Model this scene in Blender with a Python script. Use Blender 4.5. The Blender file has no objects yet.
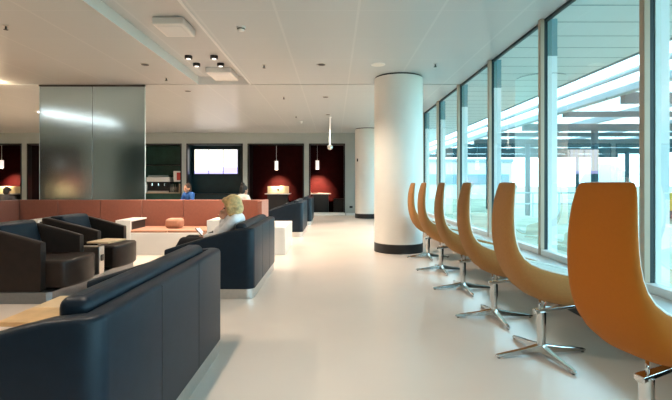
import bpy, bmesh, math, random
from mathutils import Vector, Matrix
random.seed(7)
S = bpy.context.scene
COL = S.collection
PI = math.pi
CEIL = 3.19

# ------------------------------------------------------------------ materials
def mat(name, col, rough=0.5, metal=0.0, noise=0.0, scale=20.0, bump=0.0, spec=0.5, coat=0.0, coat_r=0.2,
        sheen=0.0, emit=None, estr=0.0, trans=0.0, ior=1.45, bscale=None):
    m = bpy.data.materials.new(name); m.use_nodes = True
    nt = m.node_tree; b = nt.nodes['Principled BSDF']
    b.inputs['Base Color'].default_value = (*col, 1)
    b.inputs['Roughness'].default_value = rough
    b.inputs['Metallic'].default_value = metal
    b.inputs['Specular IOR Level'].default_value = spec
    b.inputs['Coat Weight'].default_value = coat
    b.inputs['Coat Roughness'].default_value = coat_r
    b.inputs['Sheen Weight'].default_value = sheen
    b.inputs['Transmission Weight'].default_value = trans
    b.inputs['IOR'].default_value = ior
    if emit:
        b.inputs['Emission Color'].default_value = (*emit, 1)
        b.inputs['Emission Strength'].default_value = estr
    if noise or bump:
        tc = nt.nodes.new('ShaderNodeTexCoord')
        n = nt.nodes.new('ShaderNodeTexNoise'); n.inputs['Scale'].default_value = scale
        n.inputs['Detail'].default_value = 5
        nt.links.new(tc.outputs['Object'], n.inputs['Vector'])
        if noise:
            r = nt.nodes.new('ShaderNodeValToRGB')
            r.color_ramp.elements[0].position = .3; r.color_ramp.elements[1].position = .7
            r.color_ramp.elements[0].color = (*[c*(1-noise) for c in col], 1)
            r.color_ramp.elements[1].color = (*[min(1, c*(1+noise)) for c in col], 1)
            nt.links.new(n.outputs['Fac'], r.inputs['Fac'])
            nt.links.new(r.outputs['Color'], b.inputs['Base Color'])
        if bump:
            n2 = n
            if bscale:
                n2 = nt.nodes.new('ShaderNodeTexNoise'); n2.inputs['Scale'].default_value = bscale
                nt.links.new(tc.outputs['Object'], n2.inputs['Vector'])
            bp = nt.nodes.new('ShaderNodeBump'); bp.inputs['Strength'].default_value = bump
            bp.inputs['Distance'].default_value = .01
            nt.links.new(n2.outputs['Fac'], bp.inputs['Height'])
            nt.links.new(bp.outputs['Normal'], b.inputs['Normal'])
    return m

def math_node(nt, op, a, b=None):
    n = nt.nodes.new('ShaderNodeMath'); n.operation = op
    for i, v in enumerate((a, b)):
        if v is None: continue
        if isinstance(v, (int, float)): n.inputs[i].default_value = v
        else: nt.links.new(v, n.inputs[i])
    return n.outputs[0]

def ceiling_mat():
    m = mat('ceiling_panel', (.66, .655, .64), rough=.36, spec=.35)
    nt = m.node_tree; b = nt.nodes['Principled BSDF']
    tc = nt.nodes.new('ShaderNodeTexCoord'); sp = nt.nodes.new('ShaderNodeSeparateXYZ')
    nt.links.new(tc.outputs['Object'], sp.inputs[0])
    def line(out, period, off, w):
        v = math_node(nt, 'ADD', out, 100*period - off)
        v = math_node(nt, 'MODULO', v, period)
        return math_node(nt, 'LESS_THAN', v, w)
    lx = line(sp.outputs[0], .93, -.67, .03)
    ly = line(sp.outputs[1], 1.0, .03, .014)
    f = math_node(nt, 'MAXIMUM', lx, ly)
    mx = nt.nodes.new('ShaderNodeMix'); mx.data_type = 'RGBA'
    nt.links.new(f, mx.inputs['Factor'])
    mx.inputs['A'].default_value = (.515, .55, .565, 1)
    mx.inputs['B'].default_value = (.57, .60, .61, 1)
    nt.links.new(mx.outputs['Result'], b.inputs['Base Color'])
    return m

def floor_mat():
    m = mat('resin_floor', (.76, .645, .565), rough=.26, spec=.6, noise=.035, scale=.9)
    nt = m.node_tree; b = nt.nodes['Principled BSDF']
    tc = nt.nodes.new('ShaderNodeTexCoord')
    n = nt.nodes.new('ShaderNodeTexNoise'); n.inputs['Scale'].default_value = .80; n.inputs['Detail'].default_value = 3
    nt.links.new(tc.outputs['Object'], n.inputs['Vector'])
    mr = nt.nodes.new('ShaderNodeMapRange'); mr.inputs['To Min'].default_value = .18; mr.inputs['To Max'].default_value = .27
    nt.links.new(n.outputs['Fac'], mr.inputs['Value']); nt.links.new(mr.outputs[0], b.inputs['Roughness'])
    return m

def pane_mat(name, tint, gloss=.08):
    m = bpy.data.materials.new(name); m.use_nodes = True
    nt = m.node_tree; nt.nodes.clear()
    o = nt.nodes.new('ShaderNodeOutputMaterial'); mix = nt.nodes.new('ShaderNodeMixShader')
    t = nt.nodes.new('ShaderNodeBsdfTransparent'); t.inputs['Color'].default_value = (*tint, 1)
    g = nt.nodes.new('ShaderNodeBsdfGlossy'); g.inputs['Roughness'].default_value = .02
    lw = nt.nodes.new('ShaderNodeFresnel'); lw.inputs['IOR'].default_value = 1.35
    f = math_node(nt, 'MULTIPLY', lw.outputs[0], .4)
    nt.links.new(f, mix.inputs[0])
    nt.links.new(t.outputs[0], mix.inputs[1]); nt.links.new(g.outputs[0], mix.inputs[2])
    nt.links.new(mix.outputs[0], o.inputs['Surface'])
    return m

def screen_mat(h=.12):
    m = bpy.data.materials.new('departure_screen'); m.use_nodes = True
    nt = m.node_tree; b = nt.nodes['Principled BSDF']
    b.inputs['Base Color'].default_value = (.01, .01, .02, 1); b.inputs['Roughness'].default_value = .2
    tc = nt.nodes.new('ShaderNodeTexCoord'); sp = nt.nodes.new('ShaderNodeSeparateXYZ')
    nt.links.new(tc.outputs['Generated'], sp.inputs[0])
    stripe = math_node(nt, 'LESS_THAN', math_node(nt, 'MODULO', sp.outputs[0], .34), .09)
    band = math_node(nt, 'LESS_THAN', sp.outputs[2], h)
    m1 = nt.nodes.new('ShaderNodeMix'); m1.data_type = 'RGBA'
    m1.inputs['A'].default_value = (.95, .96, 1, 1); m1.inputs['B'].default_value = (1, .97, .78, 1)
    nt.links.new(stripe, m1.inputs['Factor'])
    m2 = nt.nodes.new('ShaderNodeMix'); m2.data_type = 'RGBA'
    nt.links.new(band, m2.inputs['Factor']); nt.links.new(m1.outputs['Result'], m2.inputs['A'])
    m2.inputs['B'].default_value = (.52, .47, .95, 1)
    nt.links.new(m2.outputs['Result'], b.inputs['Emission Color'])
    b.inputs['Emission Strength'].default_value = .80
    return m

M = {}
M['floor'] = floor_mat()
M['ceiling'] = ceiling_mat()
M['wall'] = mat('wall_paint', (.39, .425, .405), .6, noise=.03, scale=3)
M['alcove'] = mat('alcove_dark_panel', (.014, .007, .007), .6, spec=.15, noise=.2, scale=5)
M['alcove_red'] = mat('alcove_red_panel', (.021, .0011, .0015), .7, noise=.15, scale=6, spec=.08)
M['alcove_green'] = mat('bar_green_panel', (.02, .075, .055), .4, noise=.2, scale=4)
M['alcove_teal'] = mat('screen_teal_panel', (.006, .028, .036), .35, noise=.2, scale=4)
M['column'] = mat('column_plaster', (.80, .785, .74), .42, noise=.02, scale=2)
M['black'] = mat('black_base', (.012, .012, .013), .4)
M['black_metal'] = mat('black_metal', (.02, .02, .02), .35, metal=.3)
M['steel'] = mat('brushed_steel', (.62, .60, .57), .33, metal=1, noise=.05, scale=40)
M['chrome'] = mat('polished_aluminium', (.80, .79, .77), .13, metal=1)
M['leather'] = mat('dark_leather', (.007, .0135, .022), .40, noise=.15, scale=12, bump=.05, bscale=220, spec=.22)  # blue of the window light put into the leather colour
M['leather_brown'] = mat('dark_brown_leather', (.018, .012, .010), .38, noise=.15, scale=12, bump=.06, bscale=220, spec=.28)
M['terra'] = mat('terracotta_fabric', (.27, .088, .053), .75, noise=.06, scale=30, bump=.1, bscale=300, sheen=.2)
M['terra_light'] = mat('terracotta_seat_fabric', (.44, .20, .115), .7, noise=.06, scale=30, sheen=.2)
M['seam'] = mat('dark_seam', (.10, .035, .02), .8)
M['white'] = mat('white_laminate', (.78, .75, .71), .35, noise=.02, scale=3)
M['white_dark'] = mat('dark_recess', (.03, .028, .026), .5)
M['wood'] = mat('oak_veneer', (.52, .34, .17), .4, noise=.18, scale=6)
M['wood_pale'] = mat('pale_oak_veneer', (.60, .45, .28), .4, noise=.12, scale=6)
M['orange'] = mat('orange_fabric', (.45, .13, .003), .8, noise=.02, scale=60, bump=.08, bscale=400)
M['ochre'] = mat('orange_fabric_dulled', (.43, .20, .06), .8, noise=.05, scale=60, bump=.08, bscale=400)  # same fabric as orange; grazing bluish light put into this duller tone
M['lining'] = mat('pale_inner_fabric', (.66, .66, .62), .75, noise=.03, scale=60)  # paler inside of the chair shell, and its seat pad
M['rim_tube'] = mat('pale_rim', (.78, .78, .72), .5)  # pale tube along the edge of the chair shell
M['alu'] = mat('window_aluminium', (.58, .62, .63), .38, metal=.3)
M['fin'] = mat('pale_fin', (.86, .94, .95), .35)
M['fin_top_shade'] = mat('fin_shade_teal', (.02, .22, .26), .4)
M['gasket'] = mat('gasket', (.012, .025, .03), .5)
M['tan'] = mat('bronze_mullion_face', (.50, .375, .28), .4, metal=.1)
M['pane'] = pane_mat('window_glass', (.72, .865, .875))
M['sill'] = mat('sill_stone', (.60, .585, .57), .3, noise=.03, scale=4)
M['white_paint'] = mat('white_paint', (.8, .8, .79), .4)
M['ceil_edge'] = mat('coffer_edge_paint', (.72, .74, .75), .5)
M['groove'] = mat('shadow_gap', (.05, .045, .04), .7)
M['frost'] = mat('smoked_frosted_glass', (.52, .68, .74), .21, trans=1.0, ior=1.4, spec=.5)
M['glass_edge'] = mat('glass_edge', (.55, .70, .74), .2)
M['cream_lamp'] = mat('cream_panel', (.90, .78, .52), .55)
M['lamp_glow'] = mat('lamp_glow', (1, .9, .75), .5, emit=(1, .80, .55), estr=7)
M['lamp_white'] = mat('white_lamp_glow', (1, 1, 1), .5, emit=(1, .95, .88), estr=.7)
M['streak_glow'] = mat('streak_strip_glow', (1, 1, 1), .5, emit=(1, .97, .93), estr=4)
M['pend'] = mat('pendant_white', (.75, .73, .72), .4)
M['pend_glow'] = mat('pendant_body_glow', (.8, .8, .8), .4, emit=(1, .85, .8), estr=.35)
M['screen'] = screen_mat(); M['screen_tall'] = screen_mat(.27)
M['skin'] = mat('skin', (.62, .33, .22), .5)
M['blond'] = mat('blond_hair', (.72, .46, .20), .5, noise=.35, scale=26, bump=.4, bscale=60)
M['brown_hair'] = mat('brown_hair', (.07, .03, .015), .5, noise=.3, scale=30)
M['black_hair'] = mat('black_hair', (.012, .010, .010), .5, noise=.3, scale=30)
M['blouse'] = mat('white_patterned_blouse', (.86, .83, .85), .8, noise=.08, scale=34)
M['trousers'] = mat('black_trousers', (.015, .015, .018), .8)
M['blue_shirt'] = mat('blue_shirt', (.03, .13, .42), .8, noise=.1, scale=20)
M['white_shirt'] = mat('white_shirt', (.72, .7, .68), .8)
M['dark_shirt'] = mat('dark_shirt', (.05, .045, .05), .8)
M['phone'] = mat('phone_black', (.02, .025, .035), .2)
M['shoe'] = mat('shoe_black', (.02, .02, .02), .4)
M['red'] = mat('red_print', (.6, .06, .05), .5)
M['soffit'] = mat('soffit_panel', (.66, .70, .695), .5, noise=.03, scale=.6)
M['soffit_line'] = mat('soffit_joint', (.16, .25, .27), .6)
M['canopy'] = mat('canopy_steel', (.045, .075, .082), .6, spec=.2)
M['canopy_pale'] = mat('canopy_pale_steel', (.26, .33, .35), .45)
M['roofglass'] = pane_mat('canopy_glass', (.86, .94, .95))
M['grass'] = mat('dry_grass', (.30, .29, .19), .9, noise=.35, scale=.8)
M['paving'] = mat('paving', (.42, .43, .42), .8, noise=.08, scale=.6)
M['bldg'] = mat('pale_facade', (.66, .69, .68), .7, noise=.05, scale=.3)
M['bldg_dark'] = mat('facade_glazing', (.24, .34, .37), .3)
M['dome'] = mat('dome_cladding', (.50, .57, .58), .6, noise=.05, scale=.4)
M['yellow'] = mat('yellow_paint', (.62, .36, .04), .5)
M['bottle'] = mat('bottle_glass', (.30, .28, .24), .25)
M['tan_box'] = mat('cream_box', (.58, .47, .33), .6)

# ------------------------------------------------------------------ mesh helpers
def link(name, bm, m, parent=None, smooth=False, bevel=0.0, seg=2, subsurf=0, solid=0.0, autosmooth=True):
    bmesh.ops.recalc_face_normals(bm, faces=bm.faces[:])
    me = bpy.data.meshes.new(name); bm.to_mesh(me); bm.free()
    o = bpy.data.objects.new(name, me); COL.objects.link(o)
    for x in (m if isinstance(m, (list, tuple)) else [m]): me.materials.append(x)
    if smooth:
        for p in me.polygons: p.use_smooth = True
    if solid:
        md = o.modifiers.new('solid', 'SOLIDIFY'); md.thickness = solid; md.offset = 0
    if bevel:
        md = o.modifiers.new('bevel', 'BEVEL'); md.width = bevel; md.segments = seg; md.limit_method = 'ANGLE'
        md.angle_limit = math.radians(40); md.harden_normals = False
        for p in me.polygons: p.use_smooth = True
        me.set_sharp_from_angle(angle=math.radians(35)) if not smooth else None
    if subsurf:
        md = o.modifiers.new('sub', 'SUBSURF'); md.levels = subsurf; md.render_levels = subsurf
    if parent: o.parent = parent
    return o

def box(bm, x0, x1, y0, y1, z0, z1, mi=0):
    v = [bm.verts.new(p) for p in ((x0,y0,z0),(x1,y0,z0),(x1,y1,z0),(x0,y1,z0),(x0,y0,z1),(x1,y0,z1),(x1,y1,z1),(x0,y1,z1))]
    fs = []
    for q in ((0,3,2,1),(4,5,6,7),(0,1,5,4),(1,2,6,5),(2,3,7,6),(3,0,4,7)):
        f = bm.faces.new([v[i] for i in q]); f.material_index = mi; fs.append(f)
    return v

def bx(*a):
    bm = bmesh.new(); box(bm, *a); return bm

def lathe(bm, prof, cx=0, cy=0, n=32, mi=0, cap=True):
    rings = []
    for r, z in prof:
        rings.append([bm.verts.new((cx+r*math.cos(2*PI*i/n), cy+r*math.sin(2*PI*i/n), z)) for i in range(n)])
    for a, b in zip(rings, rings[1:]):
        for i in range(n):
            f = bm.faces.new((a[i], a[(i+1)%n], b[(i+1)%n], b[i])); f.material_index = mi
    if cap:
        for rg in (rings[0], rings[-1]):
            f = bm.faces.new(rg); f.material_index = mi

def tube(bm, pts, rad, n=8, mi=0, flat=1.0):
    pts = [Vector(p) for p in pts]
    rads = rad if isinstance(rad, (list, tuple)) else [rad]*len(pts)
    prev = None; rings = []
    for i, p in enumerate(pts):
        t = (pts[min(i+1, len(pts)-1)] - pts[max(i-1, 0)]).normalized()
        up = Vector((0,0,1)) if abs(t.z) < .95 else Vector((1,0,0))
        a = t.cross(up).normalized(); b = a.cross(t).normalized()
        rings.append([bm.verts.new(p + rads[i]*(a*math.cos(2*PI*k/n) + b*math.sin(2*PI*k/n)*flat)) for k in range(n)])
    for r0, r1 in zip(rings, rings[1:]):
        for k in range(n):
            f = bm.faces.new((r0[k], r0[(k+1)%n], r1[(k+1)%n], r1[k])); f.material_index = mi
    for rg in (rings[0], rings[-1]): 
        f = bm.faces.new(rg); f.material_index = mi

def prism(bm, poly, z0, z1, mi=0):
    a = [bm.verts.new((x, y, z0)) for x, y in poly]; b = [bm.verts.new((x, y, z1)) for x, y in poly]
    n = len(poly)
    for i in range(n):
        f = bm.faces.new((a[i], a[(i+1)%n], b[(i+1)%n], b[i])); f.material_index = mi
    for q in (a, b):
        f = bm.faces.new(q); f.material_index = mi

def ellipsoid(bm, c, r, seg=20, rings=14, rot=None):
    R = rot or Matrix.Identity(3)
    mt = Matrix.Translation(Vector(c)) @ R.to_4x4() @ Matrix.Diagonal((*r, 1))
    bmesh.ops.create_uvsphere(bm, u_segments=seg, v_segments=rings, radius=1, matrix=mt)

def tag(o, label, cat, group=None, kind=None):
    o['label'] = label; o['category'] = cat
    if group: o['group'] = group
    if kind: o['kind'] = kind
    return o

def thing(name, label, cat, loc=(0,0,0), rz=0, group=None):
    o = bpy.data.objects.new(name, None); COL.objects.link(o)
    o.empty_display_size = .1
    o.location = loc; o.rotation_euler = (0,0,rz)
    return tag(o, label, cat, group)

def struct(o, label=None, cat=None):
    o['kind'] = 'structure'
    if label: o['label'] = label
    if cat: o['category'] = cat
    return o

KIDS = {}
def copy_tree(o, parent=None):
    c = o.copy(); COL.objects.link(c)
    if parent: c.parent = parent
    for ch in [x for x in bpy.data.objects if x.parent == o]:
        copy_tree(ch, c)
    return c

# ------------------------------------------------------------------ camera and world
cam = bpy.data.cameras.new('camera'); co = bpy.data.objects.new('camera', cam); COL.objects.link(co)
co.location = (0, 0, 1.25); co.rotation_euler = (PI/2, 0, 0)
cam.sensor_width = 36; cam.lens = 24; cam.shift_x = 2/672; cam.shift_y = -17/672
cam.clip_start = .05; cam.clip_end = 500
S.camera = co

w = bpy.data.worlds.new('sky'); S.world = w; w.use_nodes = True
nt = w.node_tree; bg = nt.nodes['Background']
tc = nt.nodes.new('ShaderNodeTexCoord'); sp = nt.nodes.new('ShaderNodeSeparateXYZ')
nt.links.new(tc.outputs['Generated'], sp.inputs[0])
rp = nt.nodes.new('ShaderNodeValToRGB')
rp.color_ramp.elements[0].position = .0; rp.color_ramp.elements[0].color = (.58, .85, .97, 1)
rp.color_ramp.elements[1].position = .9; rp.color_ramp.elements[1].color = (.40, .73, .95, 1)
nt.links.new(sp.outputs[2], rp.inputs['Fac']); nt.links.new(rp.outputs['Color'], bg.inputs['Color'])
bg.inputs['Strength'].default_value = 3.8

vs = S.view_settings
S.display_settings.display_device = 'sRGB'
vs.view_transform = 'Standard'; vs.look = 'None'; vs.gamma = 1; vs.use_curve_mapping = False
vs.exposure = 1.27
S.cycles.use_denoising = True
S.cycles.max_bounces = 10; S.cycles.diffuse_bounces = 5; S.cycles.glossy_bounces = 4
S.cycles.transmission_bounces = 6; S.cycles.transparent_max_bounces = 12
S.cycles.sample_clamp_indirect = 6; S.cycles.caustics_reflective = False; S.cycles.caustics_refractive = False

def spot(name, loc, power, col=(1,.80,.60), angle=110, radius=.06, blend=.8, rot=(0,0,0)):
    l = bpy.data.lights.new(name, 'SPOT'); l.energy = power; l.color = col; l.spot_size = math.radians(angle)
    l.spot_blend = blend; l.shadow_soft_size = radius
    o = bpy.data.objects.new(name, l); COL.objects.link(o); o.location = loc; o.rotation_euler = rot
    return o

# ------------------------------------------------------------------ room shell
XL, XR, YB, YF = -14.6, 2.5, -5.0, 17.36
struct(link('floor', bx(XL-.2, XR, YB-.2, YF+1.8, -.12, 0), M['floor']))

# ceiling: slab with raised coffer
CX0, CX1, CY0, CY1 = -2.67, -1.66, -2.0, 8.82
bm = bmesh.new()
box(bm, XL-.2, CX0, YB-.2, 8.80, CEIL, CEIL+.30)
box(bm, CX1, XR+.02, YB-.2, 8.80, CEIL, CEIL+.30)
box(bm, CX0, CX1, YB-.2, CY0, CEIL, CEIL+.30)
box(bm, CX0, CX1, CY0, 8.80, CEIL+.15, CEIL+.30)
box(bm, XL-.2, XR+.02, 8.84, YF+1.8, CEIL, CEIL+.30)
box(bm, XL-.2, XR+.02, 8.80, 8.84, CEIL+.06, CEIL+.30, 2)
# coffer side skins
box(bm, CX0-.004, CX0+.004, CY0, 8.80, CEIL-.001, CEIL+.15, 1)
box(bm, CX0, CX1, 8.794, 8.802, CEIL-.001, CEIL+.15, 1)
ceil = link('ceiling', bm, [M['ceiling'], M['ceil_edge'], M['groove']]); struct(ceil)
struct(link('trim_1', bx(CX1, CX1+.035, CY0, 8.8, CEIL-.006, CEIL+.01), M['ceil_edge']))

struct(link('wall_left', bx(XL-.2, XL, YB, YF, 0, CEIL), M['wall']))
struct(link('wall_back', bx(XL, XR, YB-.2, YB, 0, CEIL), M['wall']))

# far wall with alcove openings
OPEN = [(-14.25,-12.10), (-11.90,-9.73), (-8.41,-5.90), (-5.72,-3.53), (-3.35,-1.16), (-.97,.43)]
TOPZ = 2.78
bm = bmesh.new()
box(bm, XL, XR, YF, YF+.22, TOPZ, CEIL)
xs = [XL] + [v for p in OPEN for v in p] + [XR]
for i in range(0, len(xs), 2):
    box(bm, xs[i], xs[i+1], YF, YF+.22, 0, TOPZ)
struct(link('wall_far', bm, M['wall']))
struct(link('baseboard_far', bx(.47, XR, YF-.015, YF-.001, 0, .09), M['white_paint']))

def alcove(x0, x1, depth, mback, mside, n):
    bm = bmesh.new()
    y0, y1 = YF+.221, YF+depth
    box(bm, x0-.06, x1+.06, y1, y1+.06, 0, TOPZ+.1, 0)
    box(bm, x0-.06, x0-.001, y0, y1, 0, TOPZ+.1, 1)
    box(bm, x1+.001, x1+.06, y0, y1, 0, TOPZ+.1, 1)
    box(bm, x0-.06, x1+.06, y0, y1, TOPZ+.001, TOPZ+.1, 1)
    struct(link('wall_alcove', bm, [mback, mside]))
    bm = bmesh.new()   # dark lining frame in the opening
    t = .05
    box(bm, x0-.0, x0+t, YF-.012, YF+.22, 0, TOPZ)
    box(bm, x1-t, x1, YF-.012, YF+.22, 0, TOPZ)
    box(bm, x0+t, x1-t, YF-.012, YF+.22, TOPZ-t, TOPZ)
    struct(link('trim_%d' % n, bm, M['black_metal']))
mats = [('alcove_red','alcove'), ('alcove_red','alcove'), ('alcove_green','alcove_green'), ('alcove_teal','alcove_teal'),
        ('alcove_red','alcove'), ('alcove_red','alcove_red')]
deps = [1.15, 1.15, 1.4, .7, 1.15, 1.15]
for i, ((x0, x1), (a, b), d) in enumerate(zip(OPEN, mats, deps)):
    alcove(x0, x1, d, M[a], M[b], i+2)

# window wall -------------------------------------------------------
P = 1.77; Y0 = 3.52
SILLZ = .40
bays = [Y0 + P*k for k in range(-5, 9)]      # near side of each mullion
for i, y in enumerate(bays):
    y1 = min(y + P, YF)
    if y >= YF - .1: continue
    bm = bmesh.new()
    gx = 2.505
    v = [bm.verts.new(p) for p in ((gx,y+.06,SILLZ+.06),(gx,y1,SILLZ+.06),(gx,y1,CEIL+.02),(gx,y+.06,CEIL+.02))]
    bm.faces.new(v)
    pane = link('window_%d' % (i+1), bm, M['pane']); struct(pane)
    link('mullion', bx(2.437, 2.485, y, y+.06, SILLZ, CEIL), M['tan'], pane, bevel=.004)
    link('glazing_gasket', bx(2.4855, 2.5215, y+.002, y+.058, SILLZ, CEIL+.02), M['gasket'], pane)
    link('outer_fin', bx(2.522, 2.635, y-.005, y+.065, SILLZ-.3, 2.75), M['fin'], pane, bevel=.004)
    link('shaded_fin_top', bx(2.522, 2.635, y-.006, y+.066, 2.751, CEIL), M['fin_top_shade'], pane)  # upper end of the fin, its shade put into a dark teal colour
    link('bottom_rail', bx(2.44, 2.53, y+.061, y1-.001, SILLZ+.0, SILLZ+.065), M['white_paint'], pane, bevel=.004)
    link('top_rail', bx(2.49, 2.53, y+.061, y1-.001, CEIL-.035, CEIL+.02), M['gasket'], pane)
bm = bmesh.new()
box(bm, 2.15, 2.47, YB, YF, SILLZ-.05, SILLZ)
box(bm, 2.30, 2.47, YB, YF, 0, SILLZ-.05, 1)  # recessed front, the shade under the sill put into its black
struct(link('trim_8', bm, [M['sill'], M['black']], bevel=.005))
struct(link('wall_right', bx(2.5, 2.7, YB, YF+.2, -.35, SILLZ-.001), M['bldg']))

# round columns
for (x, y, nm) in ((1.19, 8.28, 1), (1.20, 16.1, 2)):
    bm = bmesh.new(); lathe(bm, [(.443, .165), (.443, CEIL-.025)], n=64)
    c = link('column', bm, M['column'], smooth=True); c.location = (x, y, 0); struct(c)
    c.data.set_sharp_from_angle(angle=math.radians(40))
    bm = bmesh.new(); lathe(bm, [(.447, .0), (.447, .16), (.441, .166)], n=64)
    o = link('base_ring', bm, M['black'], c, smooth=True); o.data.set_sharp_from_angle(angle=math.radians(40))
    bm = bmesh.new(); lathe(bm, [(.43, CEIL-.026), (.43, CEIL)], n=64)
    link('shadow_gap', bm, M['black'], c)
# third of the row, behind the camera, is out of view

# ------------------------------------------------------------------ seating: shell builder
def shell_bm(L, depth, t, r, z0, hb, hf, seg=6, flat=.14):
    """U-shaped upholstered shell, back along x=0, front towards -x, y from 0 to L."""
    path = []
    n = 8
    for i in range(n+1): path.append((-depth + (depth-r)*i/n, 0.0, 0, -1))
    for i in range(1, seg): 
        a = -PI/2 + (PI/2)*i/seg
        path.append((-r + r*math.cos(a), r + r*math.sin(a), math.cos(a), math.sin(a)))
    for i in range(5): path.append((0.0, r + (L-2*r)*i/4, 1, 0))
    for i in range(1, seg):
        a = (PI/2)*i/seg
        path.append((-r + r*math.cos(a), L-r + r*math.sin(a), math.cos(a), math.sin(a)))
    for i in range(n+1): path.append((-r - (depth-r)*i/n, L, 0, 1))
    def top(x):
        d = max(0.0, -x - flat); D = depth - flat
        k = d/D
        e = .16
        k = k if k > e else (k*k/(2*e) if k < e else k)
        k = (d/D)**1.12
        return hb + (hf-hb)*k
    bm = bmesh.new(); rings = []
    rr = .022
    for (x, y, nx, ny) in path:
        h = top(x)
        prof = [(0, z0), (0, h-rr), (rr*.3, h-rr*.3), (rr, h), (t-rr, h), (t-rr*.3, h-rr*.3), (t, h-rr), (t, z0)]
        rings.append([bm.verts.new((x-nx*d, y-ny*d, z)) for d, z in prof])
    for a, b in zip(rings, rings[1:]):
        m = len(a)
        for k in range(m): bm.faces.new((a[k], a[(k+1)%m], b[(k+1)%m], b[k]))
    bm.faces.new(rings[0]); bm.faces.new(rings[-1][::-1])
    return bm

def plinth_poly(L, depth, r, inset, n=6):
    x0, x1, y0, y1 = -depth+inset, -inset, inset, L-inset
    pts = [(x0, y0)]
    for i in range(n+1):
        a = -PI/2 + PI/2*i/n; pts.append((x1-r+r*math.cos(a), y0+r+r*math.sin(a)))
    for i in range(n+1):
        a = PI/2*i/n; pts.append((x1-r+r*math.cos(a), y1-r+r*math.sin(a)))
    pts.append((x0, y1))
    return pts

def make_sofa():
    t = thing('sofa', 'x', 'sofa')
    L, D = 1.77, .96
    bm = shell_bm(L, D, .10, .085, .11, .77, .535)
    sh = link('shell', bm, M['leather'], t, smooth=True); sh.data.set_sharp_from_angle(angle=math.radians(50))
    for y in (.59, 1.18):
        link('seam', bx(-.004, .0015, y-.002, y+.002, .115, .755), M['black'], sh)
    # back cushion rising above the shell
    bm = bmesh.new(); box(bm, -.235, -.105, .13, L-.12, .46, .812)
    link('back_cushion', bm, M['leather'], t, bevel=.045, seg=5)
    bm = bmesh.new(); box(bm, -.90, -.25, .105, L/2-.003, .24, .40)
    link('seat_cushion', bm, M['leather_brown'], t, bevel=.035, seg=4)
    bm = bmesh.new(); box(bm, -.90, -.25, L/2+.003, L-.105, .24, .40)
    link('seat_cushion', bm, M['leather_brown'], t, bevel=.035, seg=4)
    bm = bmesh.new(); box(bm, -.89, -.11, .105, L-.105, .112, .238)
    link('seat_frame', bm, M['leather_brown'], t, bevel=.01)
    bm = bmesh.new(); prism(bm, plinth_poly(L, D-.04, .08, .012), 0, .109)
    pl = link('plinth', bm, M['steel'], t, smooth=True); pl.data.set_sharp_from_angle(angle=math.radians(40))
    return t
GS = 'dark leather sofas along the aisle'
sofa = make_sofa()
spots_s = [(-.83, 1.575, 1.0, 'dark leather sofa nearest the camera, back turned to the aisle'),
           (-.862, 4.81, .99, 'dark leather sofa where the blonde woman sits, white box behind it'),
           (-.72, 10.35, 1.04, 'distant dark leather sofa just beyond the white box by the aisle'),
           (-.67, 13.2, 1.04, 'farthest dark leather sofa, in front of the red alcove')]
for i, (x, y, sz, lab) in enumerate(spots_s):
    o = sofa if i == 0 else copy_tree(sofa)
    o.location = (x, y, 0); o.scale = (1, 1, sz); o['label'] = lab; o['group'] = GS

# ------------------------------------------------------------------ armchairs
def make_armchair():
    t = thing('lounge_armchair', 'x', 'armchair')
    L, D = .80, .80
    # local: front -x ; turned round by pi when placed
    bm = shell_bm(L, D-.02, .085, .14, .12, .80, .63, flat=.10)
    sh = link('shell', bm, M['leather_brown'], t, smooth=True); sh.data.set_sharp_from_angle(angle=math.radians(50))
    # backrest pad, leaning
    bm = bmesh.new()
    v = box(bm, -.27, -.095, .09, L-.09, .40, .815)
    for q in v:
        if q.co.z < .5 and q.co.x < -.2: q.co.x -= .12
    link('backrest', bm, M['leather'], t, bevel=.035, seg=4)
    # seat with bowed front
    n = 12; x1 = -.22; pts = [(x1, .09)]
    for i in range(n+1):
        u = i/n; y = .09 - .01 + (L-.16)*u
        pts.append((-.955 - .075*math.sin(PI*u)**.7, y))
    pts.append((x1, L-.09))
    bm = bmesh.new(); prism(bm, pts, .135, .43)
    link('seat', bm, M['leather_brown'], t, bevel=.03, seg=4)
    return t
GA = 'lounge armchairs by the glass partition'
arm = make_armchair()
for i, (y, lab) in enumerate(((4.64, 'brown-black leather armchair nearest the left edge, before the swivel tray'),
                              (5.76, 'brown-black leather armchair behind the swivel tray, second in the row'))):
    o = arm if i == 0 else copy_tree(arm)
    o.location = (-3.82, y + .80, 0.0); o.rotation_euler = (0, 0, PI); o['label'] = lab; o['group'] = GA
# shared steel plinth and swivel tray
bm = bmesh.new(); prism(bm, [(-3.80, 4.62), (-2.97, 4.62), (-2.93, 4.66), (-2.93, 6.54), (-2.97, 6.58), (-3.80, 6.58)], 0, .118)
M['steel_shaded'] = mat('shaded_brushed_steel', (.26, .28, .30), .36, metal=1, noise=.05, scale=40)  # same brushed steel, with the shade under the armchairs put into it
tag(link('steel_plinth', bm, M['steel_shaded'], bevel=.004), 'low brushed steel plinth carrying the two leather armchairs', 'plinth')
tr = thing('swivel_tray', 'small wooden swivel tray between the two leather armchairs', 'tray table', (-2.93, 5.60, .119))
bm = bmesh.new(); box(bm, -.22, .03, -.06, .06, 0, .345)
link('support', bm, M['steel'], tr, bevel=.006)
bm = bmesh.new(); lathe(bm, [(.02, .345), (.02, .402)], 0, 0, 16); link('pivot', bm, M['chrome'], tr, smooth=True)
bm = bmesh.new(); box(bm, -.10, .19, -.20, .16, .403, .425)
tt = link('tray_top', bm, M['wood_pale'], tr, bevel=.008); tt.rotation_euler = (0, 0, math.radians(-8)); tt.location=(.08, -.03, 0)
bm = bmesh.new(); box(bm, .031, .04, -.03, .03, .16, .24)
link('socket', bm, M['black'], tr, bevel=.003)

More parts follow.
